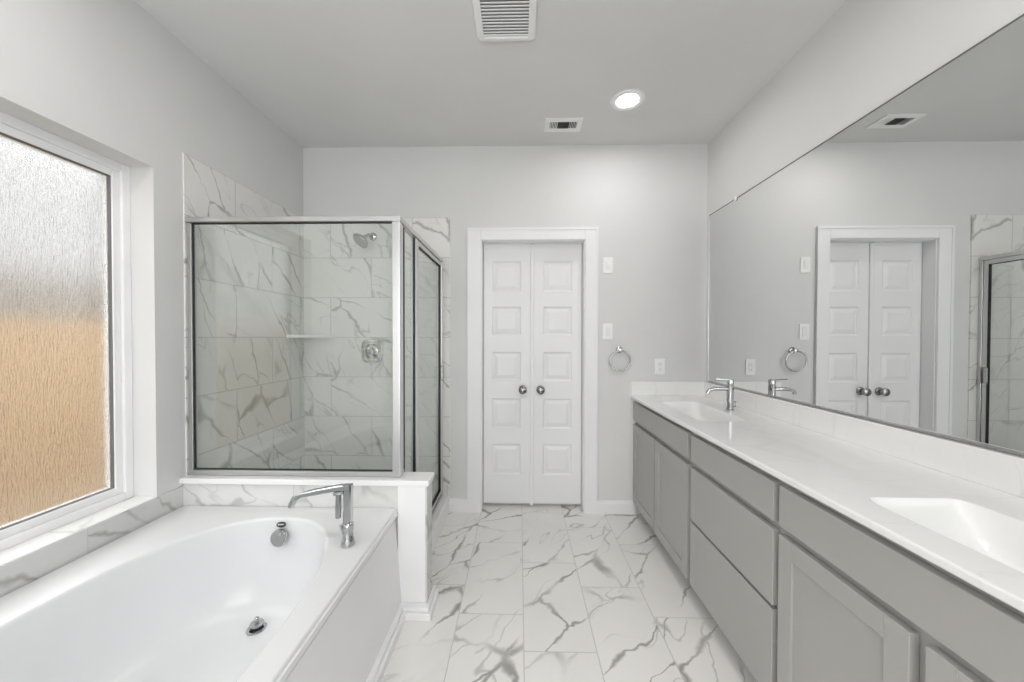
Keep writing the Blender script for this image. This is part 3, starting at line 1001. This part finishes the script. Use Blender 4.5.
# ------------------------------------------------------------------ back wall fittings
def wall_plate(name, x, z, label, cat, group=None):
    t = thing(name, (x, D, z), label, cat, group)
    MB().box(x - 0.036, x + 0.036, D - 0.0065, D - 0.0003, z - 0.059, z + 0.059, 0.003).build('cover_plate', 'plate', t, smooth=15)
    return t
t = wall_plate('light_switch', 0.656, 1.363, 'white rocker switch plate beside the door, above the towel ring', 'switch', 'white wall plates')
MB().box(0.656 - 0.017, 0.656 + 0.017, D - 0.0095, D - 0.0066, 1.363 - 0.034, 1.363 + 0.034, 0.002).build('rocker', 'trim', t, smooth=15)
t = wall_plate('light_switch', 0.655, 1.853, 'white switch plate high on the wall by the door casing top', 'switch', 'white wall plates')
MB().box(0.655 - 0.017, 0.655 + 0.017, D - 0.0085, D - 0.0066, 1.853 - 0.034, 1.853 + 0.034, 0.001).build('insert', 'trim', t, smooth=15)
MB().box(0.655 - 0.010, 0.655 + 0.010, D - 0.0125, D - 0.0086, 1.853 - 0.004, 1.853 + 0.030, 0.0015).build('toggle', 'grille', t, smooth=15)
t = wall_plate('power_outlet', 1.043, 1.103, 'white power outlet on the back wall above the vanity splash', 'outlet', 'white wall plates')
MB().box(1.043 - 0.017, 1.043 + 0.017, D - 0.0085, D - 0.0066, 1.103 - 0.034, 1.103 + 0.034, 0.002).build('receptacle', 'trim', t, smooth=15)
for dz_ in (-0.019, 0.019):
    m = MB()
    for dx_ in (-0.006, 0.006):
        m.box(1.043 + dx_ - 0.001, 1.043 + dx_ + 0.001, D - 0.0088, D - 0.0086, 1.103 + dz_ - 0.004, 1.103 + dz_ + 0.004)
    m.lathe([(0.0005, 0.0), (0.002, 0.0), (0.002, 0.0002), (0.0005, 0.0003)], (1.043, D - 0.0086, 1.103 + dz_ - 0.009), (0, -1, 0), 12)
    m.build('slots', 'ductgrey', t)

rx, rz = 0.739, 1.148
t = thing('towel_ring', (rx, D, rz + 0.08), 'chrome towel ring hanging on the back wall beside the door casing', 'towel ring')
m = MB()
m.lathe([(0.001, 0.0), (0.024, 0.0), (0.024, 0.005), (0.019, 0.010), (0.010, 0.013), (0.009, 0.035), (0.014, 0.040), (0.014, 0.050), (0.001, 0.054)], (rx + 0.004, D - 0.0003, rz + 0.078), (0, -1, 0), 32)
m.build('mount', 'satin', t, smooth=40)
MB().torus((rx, D - 0.040, rz), 0.074, 0.0058, (0, 1, 0.08)).build('ring', 'satin', t, smooth=60)

# ------------------------------------------------------------------ ceiling fittings
# exhaust fan
ex0, ex1, ey0, ey1 = -0.205, 0.074, 1.49, 1.774
t = thing('exhaust_fan', (-0.065, 1.64, H), 'square white exhaust fan grille with louvres at the ceiling, cut by the picture top', 'exhaust fan')
ox0, ox1, oy0, oy1 = ex0 + 0.036, ex1 - 0.036, ey0 + 0.036, ey1 - 0.030
m = MB()
AE = angle_list((ex0 + ex1) / 2, (ey0 + ey1) / 2, ox0, ox1, oy0, oy1, 96)
cxx, cyy = (ex0 + ex1) / 2, (ey0 + ey1) / 2
def er(ins, n, z):
    return [super_pt(cxx, cyy, (ex1 - ex0) / 2 - ins, (ey1 - ey0) / 2 - ins, n, th) + (z,) for th in AE]
def orc(z):
    return [ray_rect(cxx, cyy, th, ox0, ox1, oy0, oy1) + (z,) for th in AE]
m.rings([er(0, 14, H - 0.0005), er(0.0, 14, H - 0.012), er(0.006, 13, H - 0.022), er(0.016, 12, H - 0.026), orc(H - 0.027), orc(H - 0.006)])
m.build('grille_frame', 'grille', t, smooth=35)
box_obj('fan_opening', 'fanin', (ox0 - 0.002, ox1 + 0.002, oy0 - 0.002, oy1 + 0.002, H - 0.006, H - 0.001), t)
n = 13
for i in range(n):
    y = oy0 + (i + 0.5) * (oy1 - oy0) / n
    mm = Matrix.Translation((cxx, y, H - 0.019)) @ Matrix.Rotation(radians(22), 4, 'X')
    MB().box((ox0 - ox1) / 2, (ox1 - ox0) / 2, -0.0052, 0.0052, -0.0012, 0.0012, mat=mm).build('louvre', 'grille', t)
# air register
gx0, gx1, gy0, gy1 = 0.166, 0.413, 2.418, 2.574
t = thing('air_register', (0.29, 2.5, H), 'small white rectangular air register in the ceiling near the back wall', 'air vent')
qx0, qx1, qy0, qy1 = gx0 + 0.034, gx1 - 0.034, gy0 + 0.040, gy1 - 0.038
m = MB()
for b in ((gx0, gx1, gy0, qy0), (gx0, gx1, qy1, gy1), (gx0, qx0, qy0, qy1), (qx1, gx1, qy0, qy1)):
    m.box(*b, H - 0.008, H - 0.0005, 0.002)
m.build('register_frame', 'grille', t, smooth=15)
box_obj('register_opening', 'dark', (qx0, qx1, qy0, qy1, H - 0.0025, H - 0.0006), t)
for i in range(5):
    x = qx0 + 0.006 + i * 0.0105
    mm = Matrix.Translation((x, (qy0 + qy1) / 2, H - 0.006)) @ Matrix.Rotation(radians(50), 4, 'Y')
    MB().box(-0.0035, 0.0035, -(qy1 - qy0) / 2, (qy1 - qy0) / 2, -0.0006, 0.0006, mat=mm).build('slat', 'grille', t)
    x = qx1 - 0.006 - i * 0.0105
    mm = Matrix.Translation((x, (qy0 + qy1) / 2, H - 0.006)) @ Matrix.Rotation(radians(-50), 4, 'Y')
    MB().box(-0.0035, 0.0035, -(qy1 - qy0) / 2, (qy1 - qy0) / 2, -0.0006, 0.0006, mat=mm).build('slat', 'grille', t)
for i in range(6):
    y = qy0 + (i + 0.5) * (qy1 - qy0) / 6
    mm = Matrix.Translation(((qx0 + qx1) / 2, y, H - 0.006)) @ Matrix.Rotation(radians(50), 4, 'X')
    MB().box(-0.036, 0.036, -0.0055, 0.0055, -0.0006, 0.0006, mat=mm).build('slat', 'ductgrey', t)

# recessed lights: a real one near the back wall, the others added fill
def can_light(x, y, label):
    t = thing('recessed_light', (x, y, H), label, 'ceiling light', 'recessed ceiling lights')
    MB().lathe([(0.100, 0.0003), (0.098, 0.005), (0.086, 0.008), (0.066, 0.006), (0.0605, 0.003), (0.0605, 0.0005)], (x, y, H), (0, 0, -1), 56, False, False).build('trim_ring', 'grille', t, smooth=40)
    MB().lathe([(0.060, 0.0008), (0.060, 0.0035), (0.055, 0.0045), (0.001, 0.005)], (x, y, H), (0, 0, -1), 48).build('lens', 'lens', t, smooth=40)
can_light(0.645, 2.25, 'round glowing recessed ceiling light near the back wall')
can_light(0.645, 0.70, 'added round ceiling fill light above the near sink, outside the picture')  # this and the following lights are added, unseen, to brighten the room
can_light(-1.10, 0.80, 'added round ceiling fill light above the bathtub, outside the picture')
can_light(-0.35, 0.75, 'added round ceiling fill light above the aisle by the tub, outside the picture')
can_light(0.35, 0.25, 'added round ceiling fill light over the aisle behind the viewpoint, outside the picture')
can_light(0.0, -0.55, 'added round ceiling fill light behind the camera, outside the picture')
